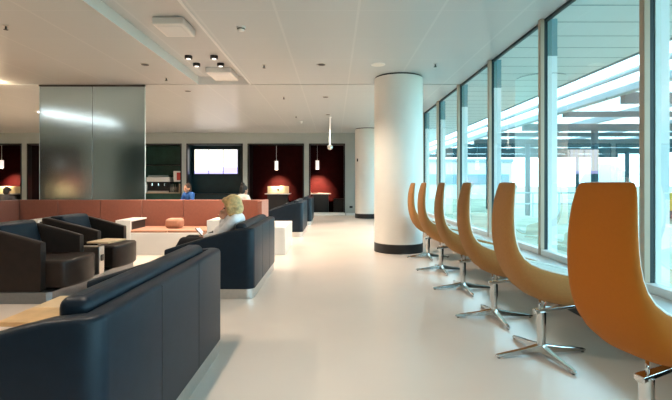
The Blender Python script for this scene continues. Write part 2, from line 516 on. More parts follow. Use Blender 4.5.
# low wooden table
tb = thing('low_table', 'low oak table in front of the nearest dark sofa', 'table', (-2.18, 3.6, 0))
link('tabletop', bx(-.25, .25, -.38, -.003, .215, .25), M['wood'], tb, bevel=.005)
link('tabletop', bx(-.25, .25, .003, .38, .215, .25), M['wood_pale'], tb, bevel=.005)
link('pedestal', bx(-.12, .20, -.25, .25, .02, .214), M['steel'], tb, bevel=.01)
link('foot_plate', bx(-.18, .22, -.32, .32, 0, .02), M['steel'], tb, bevel=.004)

# ------------------------------------------------------------------ banquette
BY = 8.62
bq = thing('banquette', 'long L-shaped terracotta banquette on a white plinth before the glass partition', 'bench', (0, 0, 0))
edges = [-6.06, -5.32, -4.50, -3.70, -2.90, -2.10, -1.362]
for a, b in zip(edges, edges[1:]):
    link('back_panel', bx(a+.004, b-.004, BY, BY+.14, .385, .925), M['terra'], bq, bevel=.012, seg=3)
    link('seat_cushion', bx(a+.003, b-.003, 7.80, BY-.002, .385, .425), M['terra_light'], bq, bevel=.012, seg=3)
link('end_panel', bx(-1.36, -1.285, 7.98, BY+.17, 0, .93), M['terra'], bq, bevel=.012, seg=3)
link('plinth', bx(-6.06, -1.37, 7.77, BY+.13, 0, .383), M['white'], bq, bevel=.006)
link('back_panel', bx(-6.20, -6.065, 6.2, BY+.14, .385, .925), M['terra'], bq, bevel=.012, seg=3)
link('back_panel', bx(-6.20, -6.065, 4.6, 6.19, .385, .925), M['terra'], bq, bevel=.012, seg=3)
link('seat_cushion', bx(-6.06, -5.42, 5.4, 7.79, .385, .425), M['terra_light'], bq, bevel=.012, seg=3)
link('plinth', bx(-6.19, -5.44, 4.6, 7.765, 0, .383), M['white'], bq, bevel=.006)

def divider():
    t = thing('divider_table', 'x', 'side table')
    bm = bmesh.new()
    box(bm, 0, .26, 0, .66, .575, .605)
    link('top', bm, M['white'], t, bevel=.005)
    bm = bmesh.new(); prism(bm, [(.002,.004),(.258,.004),(.258,.03),(.03,.03),(.03,.655),(.002,.655)], .43, .574)
    link('panel', bm, M['white'], t, bevel=.003)
    bm = bmesh.new(); box(bm, .032, .235, .032, .65, .43, .573)
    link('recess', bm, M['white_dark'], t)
    link('front_panel', bx(0.0, .26, -.016, -.002, .0, .604), M['white'], t, bevel=.003)
    return t
dv = divider()
for i, (x, lab) in enumerate(((-5.38, 'white box table on the banquette behind the nearest armchair'),
                              (-3.78, 'white box table on the banquette, beyond the second armchair'),
                              (-2.20, 'white box table on the banquette, just behind the woman'))):
    o = dv if i == 0 else copy_tree(dv)
    o.location = (x, 7.765, 0); o['label'] = lab; o['group'] = 'white box tables on the banquette'
bm = bmesh.new(); box(bm, -3.06, -2.78, 8.08, 8.36, .426, .605)
bo = link('bolster_cushion', bm, M['terra_light'], bevel=.06, seg=6)
tag(bo, 'small terracotta bolster cushion lying on the banquette seat', 'cushion')
wb = link('white_box_table', bx(-1.28, -.845, 7.77, 9.05, 0, .485), M['white'], bevel=.008)
tag(wb, 'low white box table at the banquette end, by the aisle', 'table')

# ------------------------------------------------------------------ glass partition
gp = thing('glass_partition', 'tall smoked frosted glass partition standing behind the banquette', 'partition', (0, 8.87, 0))
for a, b in ((-5.82, -4.785), (-4.78, -3.745)):
    link('glass_pane', bx(a, b, -.008, .008, .03, CEIL+.03), M['frost'], gp)
bm = bmesh.new(); box(bm, -5.83, -5.82, -.009, .009, .03, CEIL); link('edge_strip', bm, M['glass_edge'], gp)
bm = bmesh.new(); box(bm, -3.745, -3.735, -.009, .009, .03, CEIL); link('edge_strip', bm, M['glass_edge'], gp)
link('floor_channel', bx(-5.83, -3.735, -.03, .03, 0, .04), M['steel'], gp)
link('ceiling_channel', bx(-5.83, -3.735, -.025, .025, CEIL-.03, CEIL), M['groove'], gp)

# ------------------------------------------------------------------ wing chairs
def wing_chair(shell_mat):
    t = thing('high_back_chair', 'x', 'chair')
    C = [(-.254,1.256),(-.262,1.243),(-.302,1.14),(-.322,1.01),(-.324,.88),(-.305,.73),(-.245,.56),(-.13,.435),(.05,.385),(.2,.382),(.31,.40)]
    R = [(-.246,1.254),(-.250,1.238),(-.262,1.14),(-.268,1.02),(-.267,.90),(-.245,.775),(-.18,.69),(-.04,.65),(.12,.62),(.25,.59),(.33,.565)]
    HW = [.142,.164,.178,.187,.193,.205,.235,.265,.28,.28,.27]
    nu = 14
    def grid(off=0.0, shrink=0.0):
        g = []
        for (cx, cz), (rx, rz), hw in zip(C, R, HW):
            row = []
            for j in range(nu+1):
                th = (-1 + 2*j/nu)*PI/2
                s, c = math.sin(th), max(0, math.cos(th))
                y = (hw-shrink)*math.copysign(abs(s)**.75, s)
                k = 1 - c**.62
                row.append(Vector((cx + (rx-cx)*k, y, cz + (rz-cz)*k)))
            g.append(row)
        return g
    def offset(g, d):
        n = len(g); m = len(g[0]); out = []
        for i in range(n):
            row = []
            for j in range(m):
                a = g[min(i+1,n-1)][j] - g[max(i-1,0)][j]; b = g[i][min(j+1,m-1)] - g[i][max(j-1,0)]
                nn = b.cross(a)
                if nn.length < 1e-8: nn = Vector((1,0,0))
                row.append(g[i][j] + nn.normalized()*d)
            out.append(row)
        return out
    def surf(bm, g):
        vs_ = [[bm.verts.new(p) for p in r] for r in g]
        for i in range(len(g)-1):
            for j in range(len(g[0])-1):
                bm.faces.new((vs_[i][j], vs_[i][j+1], vs_[i+1][j+1], vs_[i+1][j]))
        return vs_
    def slab(g0, g1):
        bm = bmesh.new(); a = surf(bm, g0); b = surf(bm, g1)
        n, m = len(g0), len(g0[0])
        def strip(p, q):
            for k in range(len(p)-1): bm.faces.new((p[k], p[k+1], q[k+1], q[k]))
        strip(a[0], b[0]); strip(a[-1], b[-1])
        strip([r[0] for r in a], [r[0] for r in b]); strip([r[-1] for r in a], [r[-1] for r in b])
        return bm
    g = grid()
    o1 = offset(g, .012); probe = (o1[3][nu//2] - g[3][nu//2]).x
    sgn = 1 if probe > 0 else -1           # towards the sitter
    g1 = offset(g, sgn*.016); g2 = offset(g, sgn*.0162); g3 = offset(g, sgn*.034)
    link('shell', slab(g, g1), shell_mat, t, smooth=True, subsurf=1)
    link('lining', slab(g2, g3), M['lining'], t, smooth=True, subsurf=1)
    gm = offset(g, sgn*.017)
    rim = [gm[i][0] for i in range(len(gm)-1, -1, -1)] + gm[0][1:-1] + [gm[i][-1] for i in range(len(gm))]
    bm = bmesh.new(); tube(bm, rim, .009, 8); link('rim_tube', bm, M['rim_tube'], t, smooth=True, subsurf=1)
    # seat pad
    bm = bmesh.new()
    pts = [(-.07,-.13),(.05,-.175),(.20,-.175),(.27,-.14),(.285,0),(.27,.14),(.20,.175),(.05,.175),(-.07,.13),(-.09,0)]
    prism(bm, pts, .437, .505); link('seat_pad', bm, M['lining'], t, bevel=.03, seg=4)
    # under-seat mount, post, star base
    bm = bmesh.new()
    v = box(bm, -.05, .24, -.028, .028, .30, .335)
    for q in v:
        if q.co.x > .1:
            q.co.z += .035 if q.co.z > .31 else .045; q.co.y *= .6
    link('seat_bracket', bm, M['chrome'], t, bevel=.006)
    for a in ((-.02, -.02), (.03, .02)):
        bm = bmesh.new(); lathe(bm, [(.008, .33), (.008, .41)], a[0], a[1], 10)
        link('mount_pin', bm, M['chrome'], t, smooth=True)
    po = thing_part('post', t)
    bm = bmesh.new(); lathe(bm, [(.029, .045), (.029, .17)], 0, 0, 24)
    lathe(bm, [(.034, .171), (.034, .318)], 0, 0, 24)
    p = link('post', bm, M['chrome'], t, smooth=True); p.data.set_sharp_from_angle(angle=math.radians(40))
    lm = None
    for k in range(4):
        if lm is None:
            bm = bmesh.new()
            secs = [(0.0, .030, .030, .078), (.06, .026, .034, .070), (.18, .022, .046, .060), (.30, .019, .020, .036), (.37, .016, .006, .024)]
            secs = [(.0,.027,.026,.085), (.05,.025,.020,.074), (.14,.022,.016,.056), (.26,.019,.012,.040), (.345,.016,.008,.028), (.36,.010,.010,.022)]
            rg = []
            for x, hwid, zb, zt in secs:
                rg.append([bm.verts.new(q) for q in ((x,-hwid,zb),(x,hwid,zb),(x,hwid*.75,zt),(x,-hwid*.75,zt))])
            for a, b in zip(rg, rg[1:]):
                for q in range(4): bm.faces.new((a[q], a[(q+1)%4], b[(q+1)%4], b[q]))
            bm.faces.new(rg[0]); bm.faces.new(rg[-1])
            lo = link('leg', bm, M['chrome'], t, bevel=.004)
            lm = lo
            bm = bmesh.new(); lathe(bm, [(.011, 0), (.011, .012)], .335, 0, 14)
            gl = link('glide', bm, M['black'], lo)
        else:
            lo = lm.copy(); COL.objects.link(lo)
            g_ = gl.copy(); COL.objects.link(g_); g_.parent = lo
        lo.rotation_euler = (0, 0, k*PI/2)
    return t
def thing_part(*a): return None

GC = 'high-back swivel chairs along the windows'
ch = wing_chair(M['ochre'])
chairs = [(1.50, 2.15, 16, 10, 'orange high-back swivel chair nearest the camera, cropped by the right edge'),
          (1.508, 3.26, -1, 10, 'ochre-looking high-back swivel chair directly beyond the big orange one'),
          (1.49, 4.17, -4, 0, 'ochre-looking high-back swivel chair, third from the camera along the windows'),
          (1.52, 5.28, -2, 2, 'ochre-looking high-back swivel chair, fourth from the camera along the windows'),
          (1.53, 6.40, 1, 0, 'ochre-looking high-back swivel chair, second from the round column'),
          (1.57, 7.50, 2, 0, 'ochre-looking high-back swivel chair farthest away, right beside the round column')]
clones = [ch] + [copy_tree(ch) for _ in chairs[1:]]
for i, (x, y, a, ba, lab) in enumerate(chairs):
    o = clones[i]
    o.location = (x, y, 0); o.rotation_euler = (0, 0, math.radians(a)); o['label'] = lab; o['group'] = GC
    k = 0
    for c in [q for q in bpy.data.objects if q.parent == o]:
        if c.name.split('.')[0] == 'leg':
            c.rotation_euler = (0, 0, k*PI/2 + math.radians(ba-a)); k += 1
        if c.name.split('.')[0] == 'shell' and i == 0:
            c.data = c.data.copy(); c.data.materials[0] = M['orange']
for c in bpy.data.objects:
    pass

# ------------------------------------------------------------------ ceiling fittings
def downlight(x, y, label, z=CEIL, power=0, col=(1,.80,.60), ang=120):
    t = thing('recessed_downlight', label, 'ceiling light', (x, y, z), 0, 'recessed downlights')
    bm = bmesh.new(); lathe(bm, [(.075, -.006), (.078, 0)], n=24); link('trim_ring', bm, M['steel'], t)
    bm = bmesh.new(); lathe(bm, [(.060, -.0085), (.060, -.0062)], n=24); link('dark_baffle', bm, M['black'], t)
    if power: spot('downlight_or_fill', (x, y, z-.04), power, col, ang)
    return t
WARM = (1, .82, .64)
for x, y, lab in ((-3.09, 7.33, 'recessed downlight left of the coffer, near its far end'),
                  (-.20, 7.33, 'recessed downlight in the grey ceiling left of the round column'),
                  (-3.08, 9.45, 'recessed downlight beyond the coffer end, right of the glass partition'),
                  (-.19, 10.1, 'recessed downlight farther down the aisle, above the ball pendant'),
                  (-.17, 12.7, 'recessed downlight nearest the hanging rod of the ball pendant')):
    downlight(x, y, lab, power=120 if y < 9 else 210, col=WARM)
for x, y in ((-3.1, 2.6), (-1.13, 2.2), (-3.1, -1.5), (-.2, -1.5), (-6.5, 1.5)):  # added fill lamps above and behind the camera, without fixtures
    spot('downlight_or_fill', (x, y, CEIL-.04), 85, WARM, 125)
for x, y in ((-6.6, 5.0), (-9.0, 7.0), (-11.5, 4.0), (-9.2, 11.0), (-5.2, 12.5), (-12.0, 13.0), (-2.6, 14.8)):  # added fill lamps brightening the left and far zones, without fixtures
    spot('downlight_or_fill', (x, y, CEIL-.04), 90 if y < 9 else 210, (1,.76,.50) if x < -6 else WARM, 130)
dl = thing('lit_downlight', 'glowing warm downlight at the ceiling gap, far left', 'ceiling light', (-6.46, 8.55, CEIL))
bm = bmesh.new(); lathe(bm, [(.085, -.006), (.088, 0)], n=24); link('trim_ring', bm, M['steel'], dl)
bm = bmesh.new(); lathe(bm, [(.065, -.012), (.065, -.0065)], n=24); link('lamp', bm, M['lamp_glow'], dl)
pl_ = bpy.data.lights.new('downlight_glow', 'POINT'); pl_.energy = 5; pl_.color = (1, .76, .48); pl_.shadow_soft_size = .04
po_ = bpy.data.objects.new('downlight_glow', pl_); COL.objects.link(po_); po_.location = (-6.46, 8.55, CEIL-.09)

first = None
for x, y, lab in ((-2.39, 7.36, 'black ceiling spotlight in the coffer, left one of the nearer pair'),
                  (-1.97, 7.36, 'black ceiling spotlight in the coffer, right one of the nearer pair'),
                  (-2.40, 7.83, 'black ceiling spotlight in the coffer, left one of the farther pair'),
                  (-1.98, 7.83, 'black ceiling spotlight in the coffer, right one of the farther pair')):
    if first is None:
        t = thing('ceiling_spotlight', lab, 'ceiling light', (x, y, CEIL+.15))
        bm = bmesh.new(); lathe(bm, [(.062, -.05), (.062, 0)], n=24); link('housing', bm, M['black'], t, smooth=False)
        bm = bmesh.new(); lathe(bm, [(.036, -.056), (.036, -.051)], n=24); link('lamp', bm, M['lamp_white'], t)
        first = t
    else:
        t = copy_tree(first); t.location = (x, y, CEIL+.15)
    t['label'] = lab; t['group'] = 'black spotlights in the ceiling coffer'
    spot('spotlight_lamp', (x, y, CEIL+.08), 28, (1,.86,.70), 100)

def sprinkler(x, y, label):
    t = thing('ceiling_sprinkler', label, 'sprinkler', (x, y, CEIL), 0, 'ceiling sprinklers')
    bm = bmesh.new(); lathe(bm, [(.035, -.006), (.035, 0)], n=16); link('rosette', bm, M['steel'], t)
    bm = bmesh.new(); lathe(bm, [(.010, -.045), (.010, -.0065)], n=10); link('stem', bm, M['black'], t)
    bm = bmesh.new(); lathe(bm, [(.026, -.050), (.026, -.046)], n=14); link('deflector', bm, M['black'], t)
for x, y, lab in ((-4.05, 5.53, 'sprinkler head in the beige ceiling at the far left'),
                  (-3.10, 8.28, 'sprinkler head just before the ceiling gap, left of the coffer end'),
                  (-1.15, 7.37, 'sprinkler head right of the coffer, level with the spotlights'),
                  (-1.13, 10.1, 'sprinkler head beyond the coffer, in the glow over the aisle'),
                  (-1.10, 13.0, 'farthest sprinkler head, above the white ceiling camera'),
                  (1.65, 7.30, 'sprinkler head between the round column and the windows')):
    sprinkler(x, y, lab)
sd = thing('smoke_detector', 'white round smoke detector on the ceiling right of the coffer', 'smoke detector', (-1.155, 5.57, CEIL))
bm = bmesh.new(); lathe(bm, [(.055, -.012), (.06, 0)], n=28); link('base', bm, M['white_paint'], sd)
bm = bmesh.new(); lathe(bm, [(.02, -.055), (.042, -.045), (.05, -.0125)], n=28); link('sensor', bm, M['white_paint'], sd, smooth=True)
bm = bmesh.new(); lathe(bm, [(.046, -.034), (.0505, -.030), (.0505, -.024), (.046, -.020)], n=28); link('vent_slot', bm, M['black'], sd)
sc_ = thing('ceiling_camera', 'small white dome camera on the ceiling over the far aisle', 'camera', (-1.02, 14.0, CEIL))
bm = bmesh.new(); lathe(bm, [(.05, -.03), (.055, 0)], n=24); link('base', bm, M['white_paint'], sc_)
bm = bmesh.new(); lathe(bm, [(.008, -.085), (.03, -.07), (.042, -.031)], n=24); link('dome', bm, M['white_paint'], sc_, smooth=True)
sk = thing('ceiling_speaker', 'flat white round ceiling speaker beside the top of the column', 'speaker', (.72, 7.33, CEIL))
bm = bmesh.new(); lathe(bm, [(.115, -.008), (.12, 0)], n=32); link('rim', bm, M['white_paint'], sk)
bm = bmesh.new(); lathe(bm, [(.10, -.0105), (.10, -.0085)], n=32); link('grille', bm, M['column'], sk)

def ceiling_unit(x0, x1, y0, y1, label):
    t = thing('ceiling_fan_coil', label, 'ceiling unit', ((x0+x1)/2, (y0+y1)/2, CEIL+.15), 0, 'white units in the coffer')
    w_, d_ = (x1-x0)/2, (y1-y0)/2
    link('housing', bx(-w_, w_, -d_, d_, -.10, 0), M['white_paint'], t, bevel=.02, seg=3)
    link('grille', bx(-w_+.05, w_-.05, -d_+.05, d_-.05, -.106, -.1005), M['ceil_edge'], t)
ceiling_unit(-2.29, -1.89, 5.62, 6.12, 'white box unit in the ceiling coffer, nearer the camera')
ceiling_unit(-2.32, -1.86, 8.08, 8.74, 'white box unit at the far end of the ceiling coffer')

# lit strip added behind the smoked glass to make its bright streak
ll = thing('glass_streak_strip', 'long lit strip added for the bright streak in the smoked glass', 'ceiling light', (-7.45, 13.3, CEIL), math.radians(-20))
link('housing', bx(-.16, .16, -1.35, 1.35, -.02, 0), M['white_paint'], ll)
link('diffuser', bx(-.14, .14, -1.3, 1.3, -.03, -.0205), M['streak_glow'], ll)

# hanging ball pendant
pb = thing('ball_pendant', 'small silver ball hanging on a white rod over the aisle', 'pendant', (-.12, 13.2, CEIL))
bm = bmesh.new(); lathe(bm, [(.05, -.02), (.05, 0)], n=20); link('ceiling_rose', bm, M['white_paint'], pb)
bm = bmesh.new(); lathe(bm, [(.022, -.80), (.022, -.0205)], n=10); link('rod', bm, M['white_paint'], pb)
bm = bmesh.new(); ellipsoid(bm, (0,0,-.885), (.085,.085,.085)); link('ball', bm, M['chrome'], pb, smooth=True)

# ------------------------------------------------------------------ alcoves
def pendant(x, y, z0, z1, label, power):
    t = thing('tube_pendant', label, 'pendant lamp', (x, y, TOPZ), 0, 'tube pendants in the dark alcoves')
    bm = bmesh.new(); lathe(bm, [(.09, -.025), (.09, 0)], n=20); link('ceiling_rose', bm, M['pend'], t)
    bm = bmesh.new(); tube(bm, [(0,0,-.025), (0,0,z1-TOPZ)], .008, 6); link('cord', bm, M['pend'], t)
    bm = bmesh.new(); lathe(bm, [(.070, z0-TOPZ), (.070, z1-TOPZ)], n=20); link('shade', bm, M['pend_glow'], t)
    bm = bmesh.new(); lathe(bm, [(.055, z0-TOPZ-.008), (.055, z0-TOPZ-.001)], n=20); link('lamp', bm, M['lamp_glow'], t)
    spot('pendant_lamp', (x, y, z0-.03), power, (1,.70,.42), 74, .03, 1.0, (math.radians(42), 0, 0))
PY = 17.74
def alcove_table(x, label, panel, plabel):
    t = thing('alcove_table', label, 'table', (x, 17.95, 0))
    link('tabletop', bx(-.33 if x > -1 else -.52, .48, -.28, .36, .80, .835), M['white'], t, bevel=.006)
    link('pedestal', bx(-.28 if x > -1 else -.42, .38, -.2, .3, 0, .799), M['black'], t)
    if panel:
        p = thing('desk_panel', plabel, 'panel', (x-.02, 17.98, .836))
        link('board', bx(-.43, .43, -.025, .025, 0, .285), M['cream_lamp'], p, bevel=.02, seg=3)
        bm = bmesh.new(); lathe(bm, [(.045, -.004), (.045, .004)], n=18)
        d = link('round_badge', bm, M['black'], p); d.rotation_euler = (PI/2, 0, 0); d.location = (0, -.03, .14)
    return t
pendant(-13.16, PY, 1.85, 2.15, 'white tube pendant in the alcove at the far left edge', 300)
pendant(-10.80, PY, 1.85, 2.15, 'white tube pendant seen blurred through the smoked glass', 700)
pendant(-2.28, PY, 1.78, 2.12, 'white tube pendant above the cream desk panel right of the screens', 300)
pendant(-.66, PY, 1.80, 2.14, 'white tube pendant in the red alcove behind the ball pendant', 480)
alcove_table(-12.95, 'alcove table at the far left behind the dark-haired person', True, 'cream upright panel on the far left alcove table')
alcove_table(-10.75, 'alcove table seen blurred through the smoked glass', True, 'cream upright panel blurred behind the smoked glass')
alcove_table(-2.22, 'alcove table with a cream panel right of the screens', True, 'cream upright panel with a dark round badge right of the screens')
alcove_table(-.60, 'bare alcove table in the red-lit alcove', False, '')
link_o = tag(link('alcove_bench', bx(-.02, .40, 17.75, 18.4, 0, .62), M['leather_brown'], bevel=.03, seg=3), 'dark padded bench in the red alcove, right of its table', 'bench')
struct(link('trim_9', bx(-.97, .43, YF-.04, YF+.22, 0, .10), M['white_paint']))

# screens
vw = thing('video_wall', 'row of three bright departure screens on the dark far wall', 'screen', (-4.72, 17.95, 1.59))
link('bezel', bx(-.88, .88, 0, .08, 0, 1.02), M['black_metal'], vw, bevel=.004)
for k in range(3):
    x0 = -.865 + k*.58
    link('screen', bx(x0, x0+.555, -.008, -.001, .03, 1.0), M['screen_tall' if k == 2 else 'screen'], vw)
cbn = thing('sideboard', 'dark sideboard under the departure screens', 'cabinet', (-4.6, 17.6, 0))
link('body', bx(-1.0, 1.0, 0, .4, .0, .80), M['alcove_teal'], cbn, bevel=.005)
link('top', bx(-1.02, 1.02, -.02, .42, .801, .83), M['black_metal'], cbn, bevel=.004)

# bar
bc = thing('bar_counter', 'green-black bar counter in the alcove right of the glass partition', 'counter', (-7.15, 17.6, 0))
link('body', bx(-1.2, 1.2, 0, .5, 0, .84), M['alcove_green'], bc)
link('worktop', bx(-1.22, 1.22, -.03, .52, .841, .88), M['tan_box'], bc, bevel=.004)
sh = thing('bar_shelf', 'dark shelf across the back of the bar alcove', 'shelf', (-7.15, 18.5, 1.98))
link('board', bx(-1.2, 1.2, 0, .22, 0, .035), M['black_metal'], sh)
link('bracket', bx(-1.0, -.97, .02, .2, -.12, -.001), M['black_metal'], sh)
link('bracket', bx(.97, 1.0, .02, .2, -.12, -.001), M['black_metal'], sh)
cm = thing('coffee_machine', 'white-topped coffee machine on the bar counter', 'coffee machine', (-6.93, 17.62, .881))
link('body', bx(-.42, .42, .1, .45, 0, .42), M['black_metal'], cm, bevel=.01)
link('canopy', bx(-.46, .46, 0, .46, .42, .60), M['white'], cm, bevel=.012)
link('cup_rail', bx(-.40, .40, .05, .40, .60, .67), M['chrome'], cm, bevel=.01)
for k in range(3):
    bm = bmesh.new(); lathe(bm, [(.03, .26), (.03, .36)], -.25+.25*k, .06, 12); link('brew_group', bm, M['chrome'], cm)
link('drip_tray', bx(-.40, .40, 0, .095, 0, .06), M['steel'], cm)
ps = thing('menu_poster', 'red and white poster board at the right of the bar', 'poster', (-6.12, 17.55, 1.30))
link('board', bx(-.17, .17, 0, .02, 0, .42), M['white'], ps)
link('print', bx(-.04, .12, -.003, -.0005, .06, .36), M['red'], ps)
link('stand', bx(-.02, .02, .021, .05, -.42, .3), M['black_metal'], ps)
tag(link('cream_carton', bx(-6.12, -5.93, 17.62, 17.85, .881, 1.22), M['tan_box'], bevel=.01), 'cream carton on the bar counter under the poster', 'box')
for k in range(4):
    bm = bmesh.new(); lathe(bm, [(.035,0),(.037,.18),(.014,.25),(.014,.32)], n=14)
    o = link('bar_bottle', bm, M['bottle'], smooth=True); o.location = (-6.42+.05*k*1.8 - (.0), 17.70, .881)
    o.location.x = -6.44 + .088*k
    tag(o, 'pale bottle standing between the coffee machine and the poster', 'bottle', 'bottles on the bar counter')
bm = bmesh.new(); lathe(bm, [(.075,0),(.08,.30),(.05,.36),(.04,.42)], n=18)
o = link('white_canister', bm, M['white_paint'], smooth=True); o.location = (-7.45, 17.68, .881)
tag(o, 'white canister on the bar counter just right of the smoked glass', 'canister')
link_s = tag(link('wall_socket', bx(.60, .72, YF-.02, YF-.001, .28, .36), M['black'], bevel=.003), 'small black wall socket right of the red alcove', 'socket')
tag(link('wall_control', bx(.80, .84, 15.62, 15.66, 2.0, 2.1), M['black'], bevel=.003), 'small dark control box on the far round column', 'switch')

# ------------------------------------------------------------------ people
def skin_mesh(chains, res=.012, extra=None):
    """chains: list of [(x,y,z,r)...]; every chain becomes a smooth tapered limb; all merged by voxel remesh"""
    bm = bmesh.new()
    for chn in chains:
        pts = []
        n = len(chn)
        for i in range(n-1):
            p, q = Vector(chn[i][:3]), Vector(chn[i+1][:3]); ra, rb = chn[i][3], chn[i+1][3]
            steps = max(2, int((q-p).length/(.5*min(ra, rb)+.004)))
            for k in range(steps+ (1 if i == n-2 else 0)):
                t_ = k/steps
                pts.append((p.lerp(q, t_), ra+(rb-ra)*t_))
        for p, r in pts:
            bmesh.ops.create_icosphere(bm, subdivisions=2, radius=r, matrix=Matrix.Translation(p))
    if extra: extra(bm)
    me = bpy.data.meshes.new('tmp'); bm.to_mesh(me); bm.free()
    ob = bpy.data.objects.new('tmp', me); COL.objects.link(ob)
    md = ob.modifiers.new('r', 'REMESH'); md.mode = 'VOXEL'; md.voxel_size = res
    md2 = ob.modifiers.new('s', 'SMOOTH'); md2.factor = .5; md2.iterations = 4
    dg = bpy.context.evaluated_depsgraph_get(); dg.update()
    out = bpy.data.meshes.new_from_object(ob.evaluated_get(dg))
    bpy.data.objects.remove(ob); bpy.data.meshes.remove(me)
    for p in out.polygons: p.use_smooth = True
    return out
def mesh_obj(name, me, m, parent=None):
    o = bpy.data.objects.new(name, me); COL.objects.link(o)
    me.materials.clear(); me.materials.append(m); me.name = name
    if parent: o.parent = parent
    return o

def rotY(a): return Matrix.Rotation(a, 3, 'Y')
def head_extra(c, tilt, yaw=0):
    """head facing local -x at c"""
    R = Matrix.Rotation(yaw, 3, 'Z') @ rotY(tilt)
    C = Vector(c)
    def f(bm):
        ellipsoid(bm, C + R @ Vector((.012,0,.02)), (.098,.077,.105), rot=R)
        ellipsoid(bm, C + R @ Vector((-.03,0,-.05)), (.066,.058,.075), rot=R)
        ellipsoid(bm, C + R @ Vector((-.072,0,-.10)), (.022,.026,.018), rot=R)   # chin
        ellipsoid(bm, C + R @ Vector((-.098,0,-.03)), (.020,.014,.024), rot=R)    # nose
        ellipsoid(bm, C + R @ Vector((-.084,0,-.072)), (.016,.026,.010), rot=R)   # lips
        for s in (-1, 1):
            ellipsoid(bm, C + R @ Vector((.015,s*.078,-.02)), (.022,.012,.034), rot=R)  # ears
            ellipsoid(bm, C + R @ Vector((-.082,s*.032,.012)), (.014,.024,.010), rot=R) # brows
    return f, R
def face_parts(parent, c, R):
    C = Vector(c)
    for s in (-1, 1):
        bm = bmesh.new(); ellipsoid(bm, C + R @ Vector((-.083, s*.031, -.006)), (.012,.014,.009), 12, 8)
        link('eye', bm, M['black'], parent, smooth=True)
def hand_chain(wrist, direc, side, curl=.5, s=1.0):
    """palm plus four unequal fingers and a thumb, as chains"""
    W = Vector(wrist); d = Vector(direc).normalized(); sd = Vector(side).normalized(); n = d.cross(sd).normalized()
    out = [[(*(W), .024*s), (*(W + d*.05*s), .026*s)]]
    palm_end = W + d*.085*s
    out.append([(*(W + d*.05*s + sd*.02*s), .02*s), (*(palm_end + sd*.022*s), .014*s)])
    out.append([(*(W + d*.05*s - sd*.02*s), .02*s), (*(palm_end - sd*.022*s), .014*s)])
    for k, ln in enumerate((.066, .076, .070, .054)):
        b = palm_end + sd*(.033 - .022*k)*s
        p1 = b + (d*(1-curl*.4) + n*curl*.6).normalized()*ln*.5*s
        p2 = p1 + (d*(1-curl*1.0) + n*curl).normalized()*ln*.5*s
        out.append([(*b, .0098*s), (*p1, .009*s), (*p2, .0075*s)])
    t0 = W + d*.025*s + sd*.025*s
    t1 = t0 + (d*.6 + sd*.7 + n*.2).normalized()*.04*s
    t2 = t1 + (d*.9 + sd*.1 + n*.4).normalized()*.032*s
    out.append([(*t0, .013*s), (*t1, .0105*s), (*t2, .008*s)])
    return out

# the woman on the second sofa, facing -x, slouched
wx, wy = 0, 5.52
woman = thing('person', 'seated blonde person in a white patterned blouse looking at a phone', 'person', (-1.50, wy, .40))
O = Vector((-1.50, wy, .40))
def L_(p): return (p[0]-O.x, p[1]-O.y, p[2]-O.z)
def ch_(*pts): return [(*L_(p[:3]), p[3]) for p in pts]
headc = (-1.262, wy, .965)
hf, HR = head_extra(L_(headc), math.radians(-14))
hipz = .50
armL = [(-1.20, wy-.17, .79, .050), (-1.37, wy-.23, .615, .040), (-1.535, wy-.12, .60, .027)]
armR = [(-1.20, wy+.17, .79, .050), (-1.42, wy+.22, .64, .040), (-1.385, wy+.06, .785, .027)]
legs = []
for s in (-1, 1):
    legs.append(ch_((-1.47, wy+s*.09, hipz, .088), (-1.81, wy+s*.11, .535, .056), (-1.93, wy+s*.11, .33, .050), (-1.96, wy+s*.11, .09, .036)))
torso = [ch_((-1.47, wy, hipz, .125), (-1.36, wy, .62, .115), (-1.24, wy, .76, .112), (-1.19, wy, .80, .085)),
         ch_((-1.20, wy-.16, .79, .058), (-1.18, wy, .815, .07), (-1.20, wy+.16, .79, .058)),
         ch_((-1.195, wy, .83, .050), (-1.235, wy, .905, .046))]
handsL = hand_chain(L_((-1.545, wy-.11, .60)), (-.8, .5, .25), (0.3, .5, .7), .7)
handsR = hand_chain(L_((-1.383, wy+.05, .795)), (.15, -.3, 1), (-1, 0, .1), .6)
body = skin_mesh([ch_(*armL), ch_(*armR)] + legs + torso + handsL + handsR, .0095, hf)
mesh_obj('body', body, M['skin'], woman)
face_parts(woman, L_(headc), HR)
def grow(chn, d, a=0, b=None): return [(p[0], p[1], p[2], p[3]+d) for p in chn[a:b]]
mesh_obj('blouse', skin_mesh([grow(torso[0], .014), grow(torso[1], .014), grow(ch_(*armL), .016), grow(ch_(*armR), .016)], .011), M['blouse'], woman)
mesh_obj('trousers', skin_mesh([grow(l, .013) for l in legs] + [grow(torso[0], .017, 0, 2)[:1] + ch_((-1.43, wy, .55, .137))], .011), M['trousers'], woman)
for s in (-1, 1):
    mesh_obj('shoe', skin_mesh([ch_((-1.95, wy+s*.11, .06, .046), (-2.05, wy+s*.11, .04, .038), (-2.14, wy+s*.11, .034, .030))], .010), M['shoe'], woman)
